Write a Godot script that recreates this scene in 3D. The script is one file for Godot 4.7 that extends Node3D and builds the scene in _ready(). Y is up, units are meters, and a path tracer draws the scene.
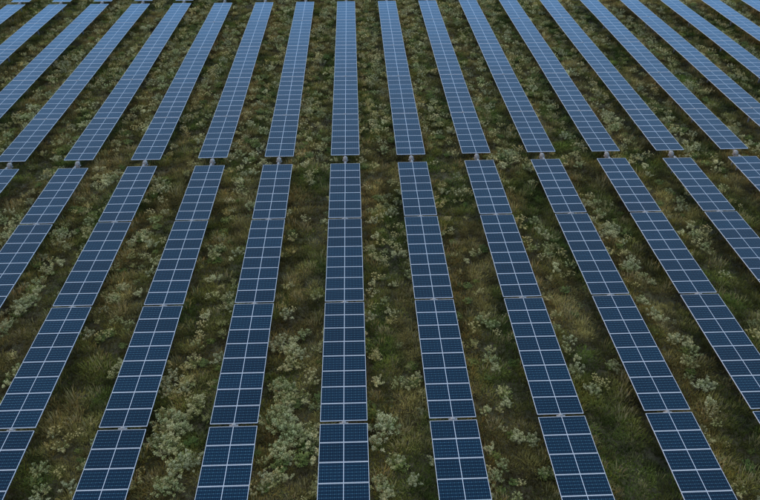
extends Node3D

# World layout: the panel rows run along z, the camera looks towards -z. "d" is a distance ahead of the camera (z = -d).
const ROW_STEP := 4.72246       # from one row's axis to the next
const ROW_ZERO := -0.7615       # x of the axis of row 0
const PANEL_WIDE := 2.034       # across the row
const PANEL_LONG := 1.0         # along the row
const PANEL_STEP := 1.02
const PANEL_HIGH := 1.25        # top of the glass above the ground
const LOT := 280                # plants of each kind built one by one

var rng := RandomNumberGenerator.new()
var rise := FastNoiseLite.new()
var patch := FastNoiseLite.new()
var tone := FastNoiseLite.new()
var streak := FastNoiseLite.new()
var mottle := FastNoiseLite.new()
var used := {}
var M := {}
var frame_mesh: Mesh
var sheet_mesh: Mesh
var cell_mesh: Mesh

func _ready() -> void:
	rng.seed = 20
	# ---- camera
	var cam := Camera3D.new()
	cam.name = "camera"
	cam.fov = 38.22
	cam.near = 0.5
	cam.far = 2000.0
	add_child(cam)
	cam.position = Vector3(0, 23.7306 + PANEL_HIGH, 0)
	cam.rotation_degrees = Vector3(-34.533, -2.1296, 0)
	cam.current = true
	# ---- sky, exposure
	var env := Environment.new()
	env.background_mode = Environment.BG_SKY
	var sm := ProceduralSkyMaterial.new()
	sm.sky_top_color = Color(0.65, 0.68, 0.70)
	sm.sky_horizon_color = Color(0.37, 0.72, 1.04)
	sm.sky_curve = 0.3
	sm.sky_energy_multiplier = 1.45
	sm.ground_bottom_color = Color(0.16, 0.15, 0.11)
	sm.ground_horizon_color = Color(0.40, 0.42, 0.44)
	sm.sun_angle_max = 1.0
	var sky := Sky.new()
	sky.sky_material = sm
	env.sky = sky
	env.tonemap_mode = Environment.TONE_MAPPER_LINEAR
	env.tonemap_exposure = 1.26
	env.sdfgi_enabled = true
	env.ssao_enabled = true
	env.ssil_enabled = true
	var we := WorldEnvironment.new()
	we.name = "world_environment"
	we.environment = env
	add_child(we)
	# ---- the low evening sun behind thin cloud
	var sun := DirectionalLight3D.new()
	sun.name = "sun"
	sun.light_energy = 0.5
	sun.light_color = Color(1.0, 0.80, 0.56)
	sun.light_angular_distance = 12.0
	sun.shadow_enabled = true
	add_child(sun)
	sun.rotation_degrees = Vector3(-16, -72, 0)

	rise.seed = 3
	rise.frequency = 0.045
	rise.fractal_octaves = 3
	patch.seed = 11
	patch.frequency = 0.11
	patch.fractal_octaves = 3
	tone.seed = 29
	tone.frequency = 0.19
	tone.fractal_octaves = 2

	streak.seed = 57
	streak.frequency = 0.33
	streak.fractal_octaves = 2
	mottle.seed = 41
	mottle.frequency = 0.55
	mottle.fractal_octaves = 2

	make_materials()
	make_ground()
	make_rows()
	make_grass()
	make_shrubs()

# ------------------------------------------------------------------ helpers
func numbered(called: String) -> String:
	if not used.has(called):
		used[called] = 0
		return called
	used[called] += 1
	return "%s_%03d" % [called, used[called]]

func thing(called: String, label: String, category: String, group := "") -> Node3D:
	var o := Node3D.new()
	o.name = numbered(called)
	add_child(o)
	describe(o, label, category, group)
	return o

func describe(o: Node, label: String, category: String, group := "") -> void:
	o.set_meta("label", label)
	o.set_meta("category", category)
	if group != "":
		o.set_meta("group", group)

func part(called: String, mesh: Mesh, mat: Material, parent: Node, at := Vector3.ZERO) -> MeshInstance3D:
	var o := MeshInstance3D.new()
	o.name = called
	o.mesh = mesh
	if mat:
		o.material_override = mat
	parent.add_child(o, true)
	o.position = at
	return o

func lin(r: float, g: float, b: float) -> Color:
	return Color(r, g, b).linear_to_srgb()

func box(st: SurfaceTool, c: Vector3, s: Vector3) -> void:
	var h := s / 2
	for a in 3:
		for sg in [-1.0, 1.0]:
			var n := Vector3.ZERO
			n[a] = sg
			var u := Vector3.ZERO
			u[(a + 1) % 3] = h[(a + 1) % 3]
			var v := Vector3.ZERO
			v[(a + 2) % 3] = h[(a + 2) % 3] * sg
			var o: Vector3 = c + n * h[a]
			var q := [o - u - v, o - u + v, o + u + v, o + u - v]
			for i in [0, 1, 2, 0, 2, 3]:
				st.set_normal(n)
				st.add_vertex(q[i])

func tube(st: SurfaceTool, a: Vector3, b: Vector3, r0: float, r1: float, sides := 8, caps := true) -> void:
	var ax := (b - a).normalized()
	var u := ax.cross(Vector3.RIGHT if absf(ax.x) < 0.9 else Vector3.UP).normalized()
	var w := u.cross(ax)
	for i in sides:
		var p := TAU * i / sides
		var q := TAU * (i + 1) / sides
		var n0 := u * cos(p) + w * sin(p)
		var n1 := u * cos(q) + w * sin(q)
		var v := [a + n0 * r0, b + n0 * r1, b + n1 * r1, a + n1 * r0]
		var nn := [n0, n0, n1, n1]
		for k in [0, 2, 1, 0, 3, 2]:
			st.set_normal(nn[k])
			st.add_vertex(v[k])
		if caps:
			for e in [[a, r0, -ax], [b, r1, ax]]:
				var rim := [e[0] + n0 * e[1], e[0] + n1 * e[1]]
				if e[0] == a:
					rim.reverse()
				for k in [e[0], rim[0], rim[1]]:
					st.set_normal(e[2])
					st.add_vertex(k)

func begin() -> SurfaceTool:
	var st := SurfaceTool.new()
	st.begin(Mesh.PRIMITIVE_TRIANGLES)
	return st

func high(x: float, z: float) -> float:
	return rise.get_noise_2d(x, z) * 0.28

# ------------------------------------------------------------------ materials
func noise_texture(seed_value: int, freq: float, colors: Array, size := 512) -> NoiseTexture2D:
	var n := FastNoiseLite.new()
	n.seed = seed_value
	n.frequency = freq
	n.fractal_octaves = 5
	var g := Gradient.new()
	g.offsets = PackedFloat32Array([0.0, 0.35, 0.65, 1.0])
	g.colors = PackedColorArray(colors)
	var t := NoiseTexture2D.new()
	t.width = size
	t.height = size
	t.seamless = true
	t.noise = n
	t.color_ramp = g
	return t

func plain(name_of: String, c: Color, rough: float, metal := 0.0) -> StandardMaterial3D:
	var m := StandardMaterial3D.new()
	m.resource_name = name_of
	m.albedo_color = c
	m.roughness = rough
	m.metallic = metal
	M[name_of] = m
	return m

func cell_texture() -> ImageTexture:
	# half a panel: 6 strings of 12 half-cut cells, with the pale sheet showing in the gaps and at the clipped corners
	var nx := 12 * 64
	var nz := 6 * 128
	var im := Image.create(nx, nz, false, Image.FORMAT_RGB8)
	var r := RandomNumberGenerator.new()
	r.seed = 5
	var gap := lin(0.055, 0.145, 0.20)
	im.fill(gap)
	for i in 12:
		for j in 6:
			var k := 0.9 + 0.2 * r.randf()
			var c := lin(0.0004 * k, 0.0118 * k, 0.0290 * k)
			im.fill_rect(Rect2i(i * 64 + 1, j * 128 + 3, 62, 122), c)
			var bar := lin(0.002, 0.016, 0.030)
			for b in 9:
				im.fill_rect(Rect2i(i * 64 + 1, j * 128 + 9 + b * 14, 62, 1), bar)
			# clipped corners: on the outer long side of each half cell
			var left := i % 2 == 0
			for e in 13:
				var x0 := i * 64 + (0 if left else 64 - (13 - e))
				im.fill_rect(Rect2i(x0, j * 128 + 3 + e, 13 - e, 1), gap)
				im.fill_rect(Rect2i(x0, j * 128 + 124 - e, 13 - e, 1), gap)
	im.generate_mipmaps()
	return ImageTexture.create_from_image(im)

func make_materials() -> void:
	var tex := cell_texture()
	for i in 4:
		var m := plain("cell_%d" % i, Color.from_hsv(0.58 + 0.008 * i, 0.04, 1.0 - 0.03 * i), 0.09)
		m.albedo_texture = tex
		m.metallic_specular = 0.20
	plain("aluminium", lin(0.48, 0.50, 0.54), 0.45, 0.3)
	plain("sheet", lin(0.45, 0.49, 0.55), 0.3)
	var z := plain("galvanised", lin(0.26, 0.265, 0.27), 0.55, 0.5)
	z.albedo_texture = noise_texture(8, 0.03, [Color(0.72, 0.72, 0.73), Color(0.86, 0.86, 0.87), Color(0.95, 0.95, 0.95), Color(1, 1, 1)], 256)
	z.uv1_triplanar = true
	z.uv1_scale = Vector3(3, 3, 3)
	plain("bearing", lin(0.19, 0.185, 0.18), 0.65)
	plain("rubber", lin(0.03, 0.03, 0.03), 0.7)
	var g := plain("soil", Color.WHITE, 0.95)
	g.albedo_texture = noise_texture(4, 0.02, [lin(0.018, 0.014, 0.008), lin(0.045, 0.034, 0.018), lin(0.045, 0.045, 0.018), lin(0.095, 0.075, 0.042)], 1024)
	g.uv1_triplanar = true
	g.uv1_world_triplanar = true
	g.uv1_scale = Vector3(0.13, 0.13, 0.13)
	var leaf := plain("leaf", Color.WHITE, 0.75)
	leaf.vertex_color_use_as_albedo = true
	leaf.cull_mode = BaseMaterial3D.CULL_DISABLED
	leaf.metallic_specular = 0.25
	var blade := plain("blade", Color.WHITE, 0.8)
	blade.vertex_color_use_as_albedo = true
	blade.cull_mode = BaseMaterial3D.CULL_DISABLED
	blade.metallic_specular = 0.2
	plain("stem", lin(0.10, 0.08, 0.05), 0.9)

# ------------------------------------------------------------------ ground
func make_ground() -> void:
	var xs: Array[float] = [-900.0, -400.0, -200.0, -110.0]
	var x := -80.0
	while x <= 80.0:
		xs.append(x)
		x += 0.8
	xs.append_array([110.0, 200.0, 400.0, 900.0])
	var ds: Array[float] = [-900.0, -300.0, -100.0, -40.0]
	var d := -10.0
	while d <= 125.0:
		ds.append(d)
		d += 0.8
	ds.append_array([160.0, 250.0, 450.0, 1200.0])
	var st := begin()
	for dd in ds:
		for xx in xs:
			st.set_smooth_group(0)
			st.add_vertex(Vector3(xx, high(xx, -dd), -dd))
	var w := xs.size()
	for j in ds.size() - 1:
		for i in w - 1:
			var a := j * w + i
			for k in [a, a + w, a + w + 1, a, a + w + 1, a + 1]:
				st.add_index(k)
	st.generate_normals()
	var o := part("ground", st.commit(), M.soil, self)
	o.set_meta("kind", "structure")
	o.set_meta("label", "dark soil and dry litter under the grass between panel rows")

# ------------------------------------------------------------------ panel rows
func make_panel_meshes() -> void:
	var lip := 0.013
	var deep := 0.038
	var w := PANEL_WIDE
	var l := PANEL_LONG
	var st := begin()
	# two long bars and two short bars between them
	box(st, Vector3(0, -deep / 2, -l / 2 + lip / 2), Vector3(w, deep, lip))
	box(st, Vector3(0, -deep / 2, l / 2 - lip / 2), Vector3(w, deep, lip))
	box(st, Vector3(-w / 2 + lip / 2, -deep / 2, 0), Vector3(lip, deep, l - 2 * lip))
	box(st, Vector3(w / 2 - lip / 2, -deep / 2, 0), Vector3(lip, deep, l - 2 * lip))
	frame_mesh = st.commit()
	st = begin()
	box(st, Vector3(0, -0.0075, 0), Vector3(w - 2 * lip, 0.006, l - 2 * lip))
	sheet_mesh = st.commit()
	# one half of the cells under glass
	var cw := (w - 2 * lip - 2 * 0.005 - 0.024) / 2
	var cl := l - 2 * lip - 2 * 0.004
	st = begin()
	var y0 := -0.0045
	var y1 := -0.0015
	var h := Vector2(cw / 2, cl / 2)
	var q := [Vector3(-h.x, y1, -h.y), Vector3(h.x, y1, -h.y), Vector3(h.x, y1, h.y), Vector3(-h.x, y1, h.y)]
	var uv := [Vector2(0, 0), Vector2(1, 0), Vector2(1, 1), Vector2(0, 1)]
	for i in [0, 1, 2, 0, 2, 3]:
		st.set_normal(Vector3.UP)
		st.set_uv(uv[i])
		st.add_vertex(q[i])
	for i in 4:
		var a: Vector3 = q[i]
		var b: Vector3 = q[(i + 1) % 4]
		var n := (a + b - Vector3(0, 2 * y1, 0)).normalized()
		var s := [a, Vector3(a.x, y0, a.z), Vector3(b.x, y0, b.z), b]
		for k in [0, 1, 2, 0, 2, 3]:
			st.set_normal(n)
			st.set_uv(Vector2(0.001, 0.001))
			st.add_vertex(s[k])
	cell_mesh = st.commit()

func make_panel(variant: int) -> MeshInstance3D:
	var p := MeshInstance3D.new()
	p.name = "solar_panel"
	p.mesh = frame_mesh
	p.material_override = M.aluminium
	part("back_sheet", sheet_mesh, M.sheet, p)
	var off := (0.024 + (PANEL_WIDE - 0.026 - 0.010 - 0.024) / 2) / 2
	part("cell_field", cell_mesh, M["cell_%d" % variant], p, Vector3(-off, 0, 0))
	part("cell_field", cell_mesh, M["cell_%d" % variant], p, Vector3(off, 0, 0))
	return p

func post_mesh() -> Mesh:
	# a rolled H section from below the ground up to the bearing
	var st := begin()
	var h := PANEL_HIGH - 0.30 + 0.6
	var y := (PANEL_HIGH - 0.30 - 0.6) / 2
	box(st, Vector3(0, y, 0), Vector3(0.10, h, 0.008))
	box(st, Vector3(-0.054, y, 0), Vector3(0.008, h, 0.09))
	box(st, Vector3(0.054, y, 0), Vector3(0.008, h, 0.09))
	return st.commit()

func bearing_mesh() -> Mesh:
	# split polygonal housing round the tube with a foot plate and side ears
	var st := begin()
	tube(st, Vector3(0, -0.10, -0.05), Vector3(0, -0.10, 0.05), 0.125, 0.125, 10)
	box(st, Vector3(0, -0.275, 0), Vector3(0.20, 0.05, 0.10))
	box(st, Vector3(-0.150, -0.06, 0), Vector3(0.075, 0.045, 0.07))
	box(st, Vector3(0.150, -0.06, 0), Vector3(0.075, 0.045, 0.07))
	return st.commit()

func drive_mesh() -> Mesh:
	# round gear housing at a row's end
	var st := begin()
	tube(st, Vector3(0, -0.13, -0.08), Vector3(0, -0.13, 0.08), 0.165, 0.165, 16)
	tube(st, Vector3(0, -0.13, 0.08), Vector3(0, -0.13, 0.13), 0.13, 0.10, 12)
	tube(st, Vector3(-0.20, -0.26, 0), Vector3(0.20, -0.26, 0), 0.055, 0.055, 10)
	box(st, Vector3(0, -0.33, 0), Vector3(0.26, 0.05, 0.20))
	return st.commit()

func make_row(k: int, from_d: float, way: float, segs: Array, joint: float, label: String, group: String, starts := []) -> void:
	# way +1: the row runs away from the camera from from_d; -1: towards it
	var x := ROW_ZERO + ROW_STEP * k
	var shift := rng.randf_range(-0.07, 0.07)
	var t := thing("solar_panel_row", label, "solar panels", group)
	var base_d := from_d + shift
	t.position = Vector3(x, 0, -base_d)
	# along(d): local z of a point d metres along the row
	var sag := rng.randf_range(0.0, TAU)
	var lift := func(a: float) -> float: return 0.025 * sin(a * 0.21 + sag)
	var a := 0.0
	var joints: Array[float] = []
	for s in segs.size():
		if s > 0 and starts.size() > s:
			a = absf(starts[s] - from_d)
		if s > 0:
			joints.append(a - (joint / 2))
		var lean := rng.randf_range(-0.25, 0.25)
		for i in segs[s]:
			var src: MeshInstance3D = protos[rng.randi() % protos.size()]
			var p: MeshInstance3D = src.duplicate()
			p.name = "solar_panel"
			t.add_child(p, true)
			p.position = Vector3(rng.randf_range(-0.004, 0.004), PANEL_HIGH + lift.call(a), -way * (a + PANEL_LONG / 2))
			p.rotation_degrees = Vector3(rng.randf_range(-0.18, 0.18), 0, lean + rng.randf_range(-0.12, 0.12))
			a += PANEL_STEP
		a += joint - (PANEL_STEP - PANEL_LONG)
	var whole := a - joint
	# torque tube, posts, bearings
	var st := begin()
	tube(st, Vector3(0, PANEL_HIGH - 0.13, way * 0.42), Vector3(0, PANEL_HIGH - 0.13, -way * (whole + 0.42)), 0.075, 0.075, 10)
	part("torque_tube", st.commit(), M.galvanised, t)
	for j in joints:
		part("post", posts, M.galvanised, t, Vector3(0, 0, -way * j))
		part("bearing_housing", bearings, M.bearing, t, Vector3(0.0, PANEL_HIGH, -way * j))
	if way > 0:
		var e := way * 0.30
		part("post", posts, M.galvanised, t, Vector3(0, -0.06, e))
		part("gear_housing", drives, M.bearing, t, Vector3(0, PANEL_HIGH - 0.02, e))
	else:
		var e2 := way * -0.0
		part("post", posts, M.galvanised, t, Vector3(0, 0, e2 - 0.17))
		part("bearing_housing", small_bearings, M.bearing, t, Vector3(0, PANEL_HIGH - 0.03, e2 - 0.17))

var protos: Array[MeshInstance3D] = []
var posts: Mesh
var bearings: Mesh
var small_bearings: Mesh
var drives: Mesh

func make_rows() -> void:
	make_panel_meshes()
	posts = post_mesh()
	bearings = bearing_mesh()
	drives = drive_mesh()
	var st := begin()
	tube(st, Vector3(0, -0.10, -0.04), Vector3(0, -0.10, 0.04), 0.10, 0.10, 10)
	box(st, Vector3(0, -0.22, 0), Vector3(0.16, 0.05, 0.09))
	small_bearings = st.commit()
	for i in 4:
		protos.append(make_panel(i))
	var near_label := {
		-2: "long row of dark navy panels beside the narrow strip of tall silver shrubs",
		-1: "row of dark navy panels standing between the two thickets of silver shrubs",
		0: "row of dark navy panels between the big grey-green thicket and loose white-leaved shrubs",
		1: "row of dark blue panels between loose white-leaved shrubs and plain brown grass",
		2: "row of dark blue panels between an aisle of small pale tufts and golden grass",
		3: "row of dark blue panels with golden brown grass along one whole side",
	}
	for k in range(-6, 8):
		var l: String = near_label.get(k, "row of dark blue panels in the block before the wide cross gap, outer part")
		make_row(k, 45.352, -1.0, [7, 8, 8, 8], 0.18, l, "rows in the block of largest panels", [45.352, 38.034, 29.724, 21.411])
	for k in range(-9, 12):
		var l2 := "row of lighter blue panels in the block between the two cross gaps"
		if k == 2:
			l2 = "row of lighter blue panels whose gear end meets a dense patch of silver shrubs"
		elif k == 0:
			l2 = "row of lighter blue panels in line with the row beside the grey-green thicket"
		make_row(k, 46.530, 1.0, [7, 8, 8, 8, 7], 0.10, l2, "rows in the block between the two cross gaps")
	for k in range(-9, 5):
		make_row(k, 86.75, 1.0, [7, 8], 0.10, "row of pale panels just beyond the farther narrow cross gap", "rows beyond the farther cross gap")
	for p in protos:
		p.free()

# ------------------------------------------------------------------ plants
func add_blade(st: SurfaceTool, root: Vector3, dir: Vector3, length: float, wide: float, droop: float, c: Color) -> void:
	var side := dir.cross(Vector3.UP)
	if side.length() < 0.01:
		side = Vector3.RIGHT
	side = side.normalized() * wide
	var mid := root + dir * length * 0.55
	var tip := root + dir * length + Vector3(0, -droop * length, 0)
	st.set_color(c)
	for v in [root - side, mid - side * 0.8, mid + side * 0.8, root - side, mid + side * 0.8, root + side, mid - side * 0.8, tip, mid + side * 0.8]:
		st.add_vertex(v)

func tuft_mesh(n: int, radius: float, tall: float, wide: float, spread: float, sd: int) -> Mesh:
	var r := RandomNumberGenerator.new()
	r.seed = sd
	var st := begin()
	for i in n:
		var a := r.randf() * TAU
		var q := radius * sqrt(r.randf())
		var root := Vector3(cos(a) * q, -0.05, sin(a) * q)
		var b := a + r.randf_range(-0.9, 0.9)
		var dir := Vector3(cos(b) * spread * r.randf(), 1.0, sin(b) * spread * r.randf()).normalized()
		var k := r.randf_range(0.65, 1.35)
		add_blade(st, root, dir, tall * r.randf_range(0.5, 1.0), wide * r.randf_range(0.7, 1.3), r.randf_range(0.1, 0.45), Color(k, k * r.randf_range(0.92, 1.05), k * r.randf_range(0.8, 1.1)))
	return st.commit()

func in_view(x: float, d: float, margin: float) -> bool:
	# keeps plants to the strip of land round what the photograph shows
	var half := 0.53 * sqrt(d * d + 620.0)
	return x > -half - margin + d * 0.037 and x < half + margin + d * 0.037

func grass_color(x: float, d: float) -> Color:
	var t := tone.get_noise_2d(x, d * 0.55)
	var s := patch.get_noise_2d(x * 1.7 + 300.0, d * 0.8)
	var green := Color(0.090, 0.122, 0.024)
	var olive := Color(0.150, 0.148, 0.034)
	var brown := Color(0.150, 0.122, 0.038)
	var straw := Color(0.30, 0.235, 0.080)
	var c := olive
	c = c.lerp(green, clampf(t * 2.6, 0.0, 1.0))
	c = c.lerp(brown, clampf(-t * 2.6, 0.0, 1.0))
	c = c.lerp(straw, clampf(s * 2.6 - 0.3, 0.0, 0.8))
	return c

func make_grass() -> void:
	var kinds := [
		tuft_mesh(34, 0.20, 0.36, 0.010, 0.9, 1),
		tuft_mesh(30, 0.26, 0.28, 0.013, 1.5, 2),
		tuft_mesh(26, 0.16, 0.55, 0.009, 0.7, 3),
		tuft_mesh(22, 0.28, 0.20, 0.022, 1.6, 4),
	]
	var names := ["grass", "grass", "tall_grass", "weed_cover"]
	var labels := [
		"fine upright olive grass filling the aisles",
		"spreading brownish grass matted between the panel rows",
		"taller thin dry grass scattered through the aisles",
		"low broad-leaved green ground cover among the grass",
	]
	var xf: Array = [[], [], [], []]
	var cl: Array = [[], [], [], []]
	var step := 0.205
	var d := 13.0
	while d < 104.0:
		var x := -62.0
		while x < 66.0:
			if in_view(x, d, 4.0):
				var px := x + rng.randf_range(-0.16, 0.16)
				var pd := d + rng.randf_range(-0.16, 0.16)
				var k := 0
				var f := rng.randf()
				var wet := tone.get_noise_2d(px + 90.0, pd)
				if f < 0.40:
					k = 1
				elif f < 0.52:
					k = 2
				elif f < 0.66 + wet * 0.4:
					k = 3
				var fine := mottle.get_noise_2d(px, pd)
				var c := grass_color(px, pd) * rng.randf_range(0.6, 1.35) * clampf(0.62 + 0.95 * fine, 0.28, 1.4)
				if k == 3:
					c = c.lerp(Color(0.100, 0.135, 0.028) if rng.randf() < 0.6 else Color(0.24, 0.24, 0.10), 0.65)
				elif k == 2:
					c = c.lerp(Color(0.30, 0.24, 0.12), clampf(0.2 + 1.2 * fine, 0.05, 0.7))
				var sc := rng.randf_range(0.75, 1.35) * (1.0 + 0.3 * patch.get_noise_2d(px, pd + 50.0) + 0.5 * fine)
				var b := Basis(Vector3.UP, rng.randf() * TAU).scaled(Vector3(sc, sc * rng.randf_range(0.8, 1.3), sc))
				xf[k].append(Transform3D(b, Vector3(px, high(px, -pd), -pd)))
				cl[k].append(Color(c.r, c.g, c.b, 1.0))
			x += step
		d += step * (1.0 if d < 50.0 else 1.25)
	for k in 4:
		scatter(names[k], kinds[k], M.blade, xf[k], cl[k], labels[k], "grass")

func scatter(called: String, mesh: Mesh, mat: Material, xf: Array, cl: Array, label: String, category: String, parent: Node3D = null) -> void:
	var mm := MultiMesh.new()
	mm.transform_format = MultiMesh.TRANSFORM_3D
	mm.use_colors = true
	mm.mesh = mesh
	mm.instance_count = xf.size()
	for i in xf.size():
		mm.set_instance_transform(i, xf[i])
		mm.set_instance_color(i, cl[i])
	var o := MultiMeshInstance3D.new()
	o.multimesh = mm
	o.material_override = mat
	if parent:
		o.name = called
		parent.add_child(o, true)
		return
	o.name = numbered(called)
	add_child(o)
	describe(o, label, category)
	o.set_meta("kind", "stuff")

func leaf_quad(st: SurfaceTool, at: Vector3, dir: Vector3, up: Vector3, length: float, wide: float, c: Color) -> void:
	var s := dir.cross(up).normalized() * wide
	var m := at + dir * length * 0.5
	st.set_color(c)
	for v in [at, m - s, at + dir * length, at, at + dir * length, m + s]:
		st.add_vertex(v)

# look: tints as linear leaf colours; returns [foliage, stems]
func shrub_meshes(look: Dictionary, sd: int) -> Array:
	var r := RandomNumberGenerator.new()
	r.seed = sd
	var f := begin()
	var w := begin()
	var kin: Color = [Color(1, 1, 0.9), Color(1.15, 1.06, 0.78), Color(0.78, 0.84, 0.62), Color(1.2, 1.14, 0.95)][sd % 4]
	var tall: float = look.tall
	var wide: float = look.wide
	for i in look.stems:
		var a := r.randf() * TAU
		var out := sqrt(r.randf())
		var dir := Vector3(cos(a) * out * wide, tall * r.randf_range(0.65, 1.0) * (1.0 - 0.35 * out * out), sin(a) * out * wide)
		var root := Vector3(cos(a) * 0.06 * out, -0.06, sin(a) * 0.06 * out)
		tube(w, root, root + dir, 0.009, 0.003, 3, false)
		var tint: Color = look.tints[r.randi() % look.tints.size()]
		tint = tint * r.randf_range(0.8, 1.2) * kin
		for j in look.leaves:
			var t: float = 1.0 - pow(r.randf(), 1.5) * look.depth
			var p: Vector3 = root + dir * t
			var b := r.randf() * TAU
			var ld := Vector3(cos(b), r.randf_range(-0.15, 1.0), sin(b)).normalized()
			var up := Vector3(r.randf_range(-0.6, 0.6), 1, r.randf_range(-0.6, 0.6)).normalized()
			p += ld * r.randf() * look.puff
			leaf_quad(f, p, ld, up, look.leaf * r.randf_range(0.7, 1.4), look.leaf * look.fat * r.randf_range(0.7, 1.3), tint * r.randf_range(0.75, 1.25))
		if look.has("heads"):
			for j in look.heads:
				var b2 := r.randf() * TAU
				var hd := Vector3(cos(b2), r.randf_range(0.2, 1.6), sin(b2)).normalized()
				leaf_quad(f, root + dir + hd * r.randf() * 0.06, hd, Vector3(r.randf_range(-1, 1), 1, r.randf_range(-1, 1)).normalized(), 0.05, 0.02, look.head * kin * r.randf_range(0.8, 1.15))
	f.set_material(M.leaf)
	return [f.commit(), w.commit()]

func looks() -> Array:
	return [
		{"called": "silver_shrub", "what": "silvery grey-leaved shrub", "tall": 0.80, "wide": 0.50, "stems": 15, "leaves": 34, "depth": 0.42, "puff": 0.085, "leaf": 0.055, "fat": 0.28, "heads": 9, "head": Color(0.42, 0.40, 0.25),
			"tints": [Color(0.27, 0.265, 0.14), Color(0.38, 0.365, 0.22), Color(0.16, 0.165, 0.07), Color(0.080, 0.090, 0.030)]},
		{"called": "flowering_weed", "what": "cream-headed flowering weed", "tall": 0.75, "wide": 0.40, "stems": 15, "leaves": 18, "depth": 0.8, "puff": 0.06, "leaf": 0.055, "fat": 0.25,
			"tints": [Color(0.13, 0.14, 0.045), Color(0.18, 0.18, 0.06), Color(0.24, 0.22, 0.09)], "heads": 14, "head": Color(0.46, 0.41, 0.24)},
		{"called": "green_weed", "what": "dark green leafy weed", "tall": 0.55, "wide": 0.42, "stems": 24, "leaves": 20, "depth": 0.8, "puff": 0.08, "leaf": 0.075, "fat": 0.36,
			"tints": [Color(0.075, 0.105, 0.032), Color(0.10, 0.135, 0.042), Color(0.14, 0.165, 0.055)]},
		{"called": "straw_weed", "what": "yellowish dry branching weed", "tall": 0.65, "wide": 0.44, "stems": 15, "leaves": 22, "depth": 0.7, "puff": 0.06, "leaf": 0.055, "fat": 0.22,
			"tints": [Color(0.34, 0.30, 0.13), Color(0.42, 0.36, 0.18), Color(0.22, 0.21, 0.075)]},
	]

func make_shrubs() -> void:
	var all := looks()
	var meshes := []
	for i in all.size():
		var v := []
		for s in 4:
			v.append(shrub_meshes(all[i], 100 + 10 * i + s))
		meshes.append(v)
	# thickets the photograph shows: x, d, half-width x, half-width d, how many, kind, size
	var spots := thickets()
	var list := []       # [importance, x, d, kind, size, where]
	for s in spots:
		for i in int(ceil(s[4] * 1.35)):
			var px: float = s[0] + s[2] * rng.randfn(0.0, 0.5)
			var pd: float = s[1] + s[3] * rng.randfn(0.0, 0.5)
			list.append([px, pd, s[5] if rng.randf() < 0.85 else 2, s[6] * rng.randf_range(0.5, 1.0), s[7]])
	# the loose scatter over all the aisles
	var d := 14.0
	while d < 103.0:
		var x := -60.0
		while x < 64.0:
			if in_view(x, d, 3.0):
				var px := x + rng.randf_range(-0.5, 0.5)
				var pd := d + rng.randf_range(-0.5, 0.5)
				var n := patch.get_noise_2d(px, pd * 0.7) * 0.7 + streak.get_noise_2d(px * 1.6 + 70.0, pd * 0.22) * 0.6 + rng.randf_range(-0.22, 0.22)
				var far := 0.38 if d > 46.0 else (0.17 if px < -9.0 else 0.06)
				var open := absf(fposmod(px - ROW_ZERO + ROW_STEP / 2, ROW_STEP) - ROW_STEP / 2) > 0.8
				if n + far > 0.08 and open:
					var f := rng.randf()
					var k := 0 if f < 0.38 else (1 if f < 0.60 else (2 if f < 0.78 else 3))
					list.append([px, pd, k, rng.randf_range(0.38, 0.85) * (1.0 if d < 46.0 else 1.15), "scattered" if d < 46.0 else "beyond"])
			x += 0.72
		d += 0.72
	# the ones that show largest become objects of their own
	var cam := Vector3(0, 25, 0)
	for e in list:
		e.append(e[3] / cam.distance_to(Vector3(e[0], 0, -e[1])))
	list.sort_custom(func(a, b): return a[5] > b[5])
	var stuff := {}
	var done := [0, 0, 0, 0]
	for e in list:
		var k: int = e[2]
		var look: Dictionary = all[k]
		var v := rng.randi() % 4
		var sc: float = e[3]
		var b := Basis(Vector3.UP, rng.randf() * TAU).scaled(Vector3(sc, sc * rng.randf_range(0.85, 1.1), sc))
		var xf := Transform3D(b, Vector3(e[0], high(e[0], -e[1]), -e[1]))
		if done[k] < LOT and seen(e[0], e[1]):
			done[k] += 1
			var size := "large" if sc > 0.86 else ("small" if sc < 0.6 else "mid-sized")
			var where: String = {"scattered": "standing apart in a grassy aisle", "beyond": "past the wide cross gap between lighter rows"}.get(e[4], e[4])
			var label: String = "%s %s %s" % [size, look.what, where]
			var t := thing(look.called, label, "shrub" if k == 0 else "weed", label)
			t.transform = xf
			part("foliage", meshes[k][v][0], M.leaf, t)
			part("stems", meshes[k][v][1], M.stem, t)
		else:
			var key := k * 4 + v
			if not stuff.has(key):
				stuff[key] = [[], []]
			stuff[key][0].append(xf)
			var q := rng.randf_range(0.6, 1.35)
			stuff[key][1].append(Color(q, q, q))
	print("shrubs ", list.size(), " single ", done)
	# all further plants of a kind are one mass
	for k2 in all.size():
		var mass := thing(all[k2].called + "_cover", "mass of far small %ss filling the aisles" % all[k2].what, "shrubs" if k2 == 0 else "weeds")
		mass.set_meta("kind", "stuff")
		for v2 in 4:
			var key2 := k2 * 4 + v2
			if stuff.has(key2):
				scatter("foliage", meshes[k2][v2][0], M.leaf, stuff[key2][0], stuff[key2][1], "", "", mass)

func seen(x: float, d: float) -> bool:
	# inside the frame and not wholly under a row of panels
	if not in_view(x, d, -1.0) or d < 17.5:
		return false
	return absf(fposmod(x - ROW_ZERO + ROW_STEP / 2, ROW_STEP) - ROW_STEP / 2) > 0.75

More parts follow.
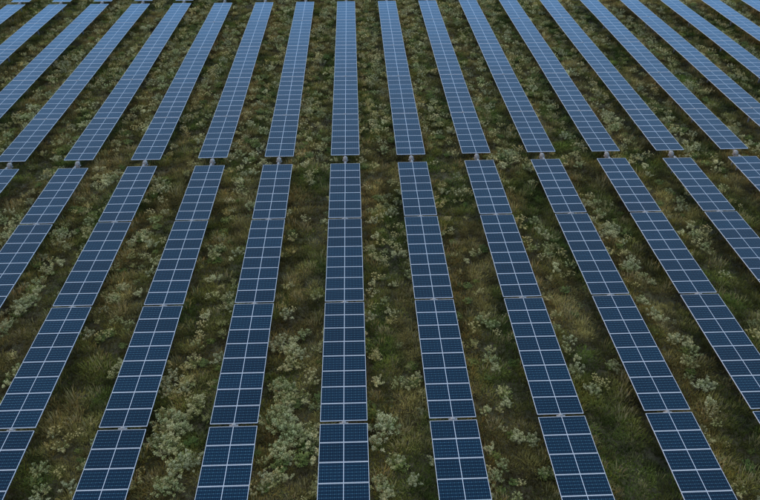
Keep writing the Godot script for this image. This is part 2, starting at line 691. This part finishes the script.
func thickets() -> Array:
	return [
		[-3.34, 24.26, .8, 1.2, 9, 0, 1.15, "crowded into the big grey-green thicket"],
		[-3.67, 22.43, .8, 1.0, 10, 0, 1.2, "crowded into the big grey-green thicket"],
		[-2.63, 21.53, .7, 1.0, 9, 0, 1.15, "crowded into the big grey-green thicket"],
		[-3.32, 20.73, .6, .6, 5, 0, 1.1, "crowded into the big grey-green thicket"],
		[-4.04, 19.21, .3, .3, 2, 0, .9, "crowded into the big grey-green thicket"],
		[-1.85, 19.13, .2, .4, 2, 3, 1.0, "crowded into the big grey-green thicket"],
		[-3.47, 26.29, .7, 1.0, 5, 0, 1.0, "crowded into the big grey-green thicket"],
		[-3.97, 27.77, .6, .8, 4, 0, .9, "crowded into the big grey-green thicket"],
		[-8.64, 25.11, .4, .5, 4, 3, 1.0, "in the narrow strip of tall silver plants"],
		[-7.56, 23.78, .4, .4, 3, 0, 1.0, "in the narrow strip of tall silver plants"],
		[-8.52, 22.61, .6, .8, 7, 0, 1.15, "in the narrow strip of tall silver plants"],
		[-8.54, 21.19, .6, .7, 7, 0, 1.1, "in the narrow strip of tall silver plants"],
		[-7.74, 20.36, .5, .5, 5, 0, 1.0, "in the narrow strip of tall silver plants"],
		[-7.99, 19.11, .5, .5, 4, 0, 1.0, "in the narrow strip of tall silver plants"],
		[-8.22, 28.31, .5, 1, 3, 1, .8, "in the narrow strip of tall silver plants"],
		[0.84, 26.63, .25, .25, 2, 3, 1.0, "tucked by a row edge among loose pale plants"],
		[0.83, 24.82, .25, .3, 2, 0, 1.0, "tucked by a row edge among loose pale plants"],
		[2.59, 24.69, .2, .3, 2, 1, 1.0, "tucked by a row edge among loose pale plants"],
		[0.54, 23.05, .2, .3, 2, 3, .9, "tucked by a row edge among loose pale plants"],
		[1.03, 21.67, .3, .35, 3, 0, 1.25, "tucked by a row edge among loose pale plants"],
		[0.69, 21.01, .2, .2, 1, 0, 1.0, "tucked by a row edge among loose pale plants"],
		[1.25, 19.98, .25, .3, 3, 0, 1.1, "tucked by a row edge among loose pale plants"],
		[0.90, 18.78, .25, .3, 3, 0, 1.0, "tucked by a row edge among loose pale plants"],
		[2.13, 19.23, .2, .3, 2, 0, .8, "tucked by a row edge among loose pale plants"],
		[5.67, 22.86, .1, .2, 1, 0, .7, "among small pale tufts in brown grass"],
		[6.77, 23.06, .1, .2, 2, 0, .75, "among small pale tufts in brown grass"],
		[6.82, 21.18, .3, .3, 3, 0, .7, "among small pale tufts in brown grass"],
		[7.40, 20.99, .2, .2, 2, 0, .75, "among small pale tufts in brown grass"],
		[5.54, 20.40, .2, .2, 1, 0, .7, "among small pale tufts in brown grass"],
		[7.62, 19.22, .1, .1, 1, 0, .7, "among small pale tufts in brown grass"],
		[15.90, 33.63, .4, .3, 3, 0, 1.0, "in a loose line along a grassy aisle"],
		[16.30, 32.54, .3, .3, 2, 1, .9, "in a loose line along a grassy aisle"],
		[16.66, 32.24, .3, .3, 2, 0, .9, "in a loose line along a grassy aisle"],
		[15.43, 30.47, .2, .3, 2, 0, .8, "in a loose line along a grassy aisle"],
		[15.70, 29.18, .2, .3, 2, 0, .9, "in a loose line along a grassy aisle"],
		[16.03, 27.18, .2, .3, 2, 1, .8, "in a loose line along a grassy aisle"],
		[16.27, 25.55, .3, .5, 2, 0, .8, "in a loose line along a grassy aisle"],
		[16.23, 23.98, .3, .3, 2, 0, .9, "in a loose line along a grassy aisle"],
		[12.36, 25.49, .3, .5, 4, 0, .9, "hugging the row edge beside short green grass"],
		[11.15, 23.72, .3, .3, 2, 0, .8, "hugging the row edge beside short green grass"],
		[11.43, 24.36, .2, .4, 2, 1, .8, "hugging the row edge beside short green grass"],
		[-18.22, 32.61, .6, .8, 6, 0, 1.0, "in the densely overgrown outer aisle"],
		[-18.22, 30.94, .6, .8, 6, 0, 1.0, "in the densely overgrown outer aisle"],
		[-18.30, 29.47, .4, .6, 4, 0, 1.0, "in the densely overgrown outer aisle"],
		[-17.72, 34.78, .5, .7, 4, 0, .9, "in the densely overgrown outer aisle"],
		[-17.98, 41.52, .4, .8, 4, 3, .9, "in the densely overgrown outer aisle"],
		[-18.57, 38.31, .5, .7, 5, 0, 1.0, "in an aisle mottled with grey plants"],
		[-13.42, 31.63, .3, .5, 4, 1, .9, "in an aisle mottled with grey plants"],
		[-12.92, 29.11, .3, .4, 3, 1, .8, "in an aisle mottled with grey plants"],
		[-13.50, 37.78, .3, 1, 4, 0, .9, "in an aisle mottled with grey plants"],
		[-11.99, 35.06, .2, .6, 3, 0, .8, "in an aisle mottled with grey plants"],
		[-8.60, 35.97, .3, .6, 4, 0, .8, "dotted along a dark grassy aisle"],
		[-8.71, 42.47, .3, .5, 3, 1, .7, "dotted along a dark grassy aisle"],
		[-8.20, 44.95, .3, .5, 3, 0, .8, "dotted along a dark grassy aisle"],
		[-6.84, 31.56, .4, .8, 3, 0, .8, "dotted along a dark grassy aisle"],
		[0.86, 36.15, .3, .6, 3, 0, .8, "in the green aisle before the wide cross gap"],
		[1.59, 34.86, .2, .3, 3, 1, .8, "in the green aisle before the wide cross gap"],
		[1.67, 41.43, .3, .4, 3, 3, .9, "in the green aisle before the wide cross gap"],
		[2.69, 44.11, .3, .4, 2, 1, .8, "in the green aisle before the wide cross gap"],
		[-3.28, 45.05, .4, 1.5, 5, 0, .7, "dotted along a dark grassy aisle"],
		[14.24, 39.69, .4, 1, 4, 1, .8, "in a loose line along a grassy aisle"],
		[16.05, 37.59, .4, .6, 4, 0, .9, "in a loose line along a grassy aisle"],
		[23.04, 42.65, .6, 1.5, 6, 0, .8, "in a loose line along a grassy aisle"],
		[21.23, 36.49, .5, 1, 4, 0, .8, "in a loose line along a grassy aisle"],
		[20.44, 28.03, .5, 1, 3, 0, .8, "in a loose line along a grassy aisle"],
		[11.43, 47.56, .5, 1.0, 8, 0, 1.0, "beyond"],
		[12.59, 45.95, .5, 1.0, 5, 0, .9, "beyond"],
		[1.57, 53.11, .5, 1.2, 9, 1, 1.0, "beyond"],
		[1.30, 58.12, .6, 2.0, 10, 3, 1.0, "beyond"],
		[2.08, 69.14, .6, 3.0, 14, 1, 1.0, "beyond"],
		[-5.30, 69.42, .6, 3.0, 12, 0, 1.0, "beyond"],
		[-3.80, 57.25, .6, 2.0, 10, 0, 1.0, "beyond"],
		[-13.59, 44.01, .8, 1.5, 12, 0, 1.0, "in an aisle mottled with grey plants"],
		[-17.43, 45.58, .8, 1.2, 8, 0, 1.0, "in an aisle mottled with grey plants"],
		[-21.05, 39.20, .8, 1.5, 8, 0, 1.0, "in the densely overgrown outer aisle"],
		[-25.11, 76.18, .8, 3, 14, 0, 1.1, "beyond"],
		[-28.03, 67.53, .8, 3, 12, 0, 1.1, "beyond"],
		[-26.65, 58.10, .8, 3, 12, 0, 1.0, "beyond"],
		[-15.65, 62.11, .6, 3, 12, 3, 1.0, "beyond"],
		[-10.86, 59.66, .6, 3, 10, 0, 1.0, "beyond"],
		[-16.46, 53.78, .6, 2, 10, 0, 1.0, "beyond"],
		[9.01, 61.19, .6, 3, 10, 1, 1.0, "beyond"],
		[12.41, 68.76, .6, 3, 10, 0, 1.0, "beyond"],
		[20.98, 54.31, .6, 2, 9, 0, 1.0, "beyond"],
		[21.68, 59.57, .6, 2, 8, 3, .9, "beyond"],
		[30.02, 52.05, .6, 2, 8, 0, .9, "beyond"],
		[30.51, 59.24, .6, 2, 8, 3, .9, "beyond"],
		[22.56, 77.75, .6, 3, 10, 0, 1.0, "beyond"],
		[31.29, 77.42, .6, 3, 10, 1, 1.0, "beyond"],
		[-10.53, 82.57, .6, 3, 10, 3, 1.0, "beyond"],
		[9.84, 81.81, .6, 3, 10, 0, 1.0, "beyond"],
	]
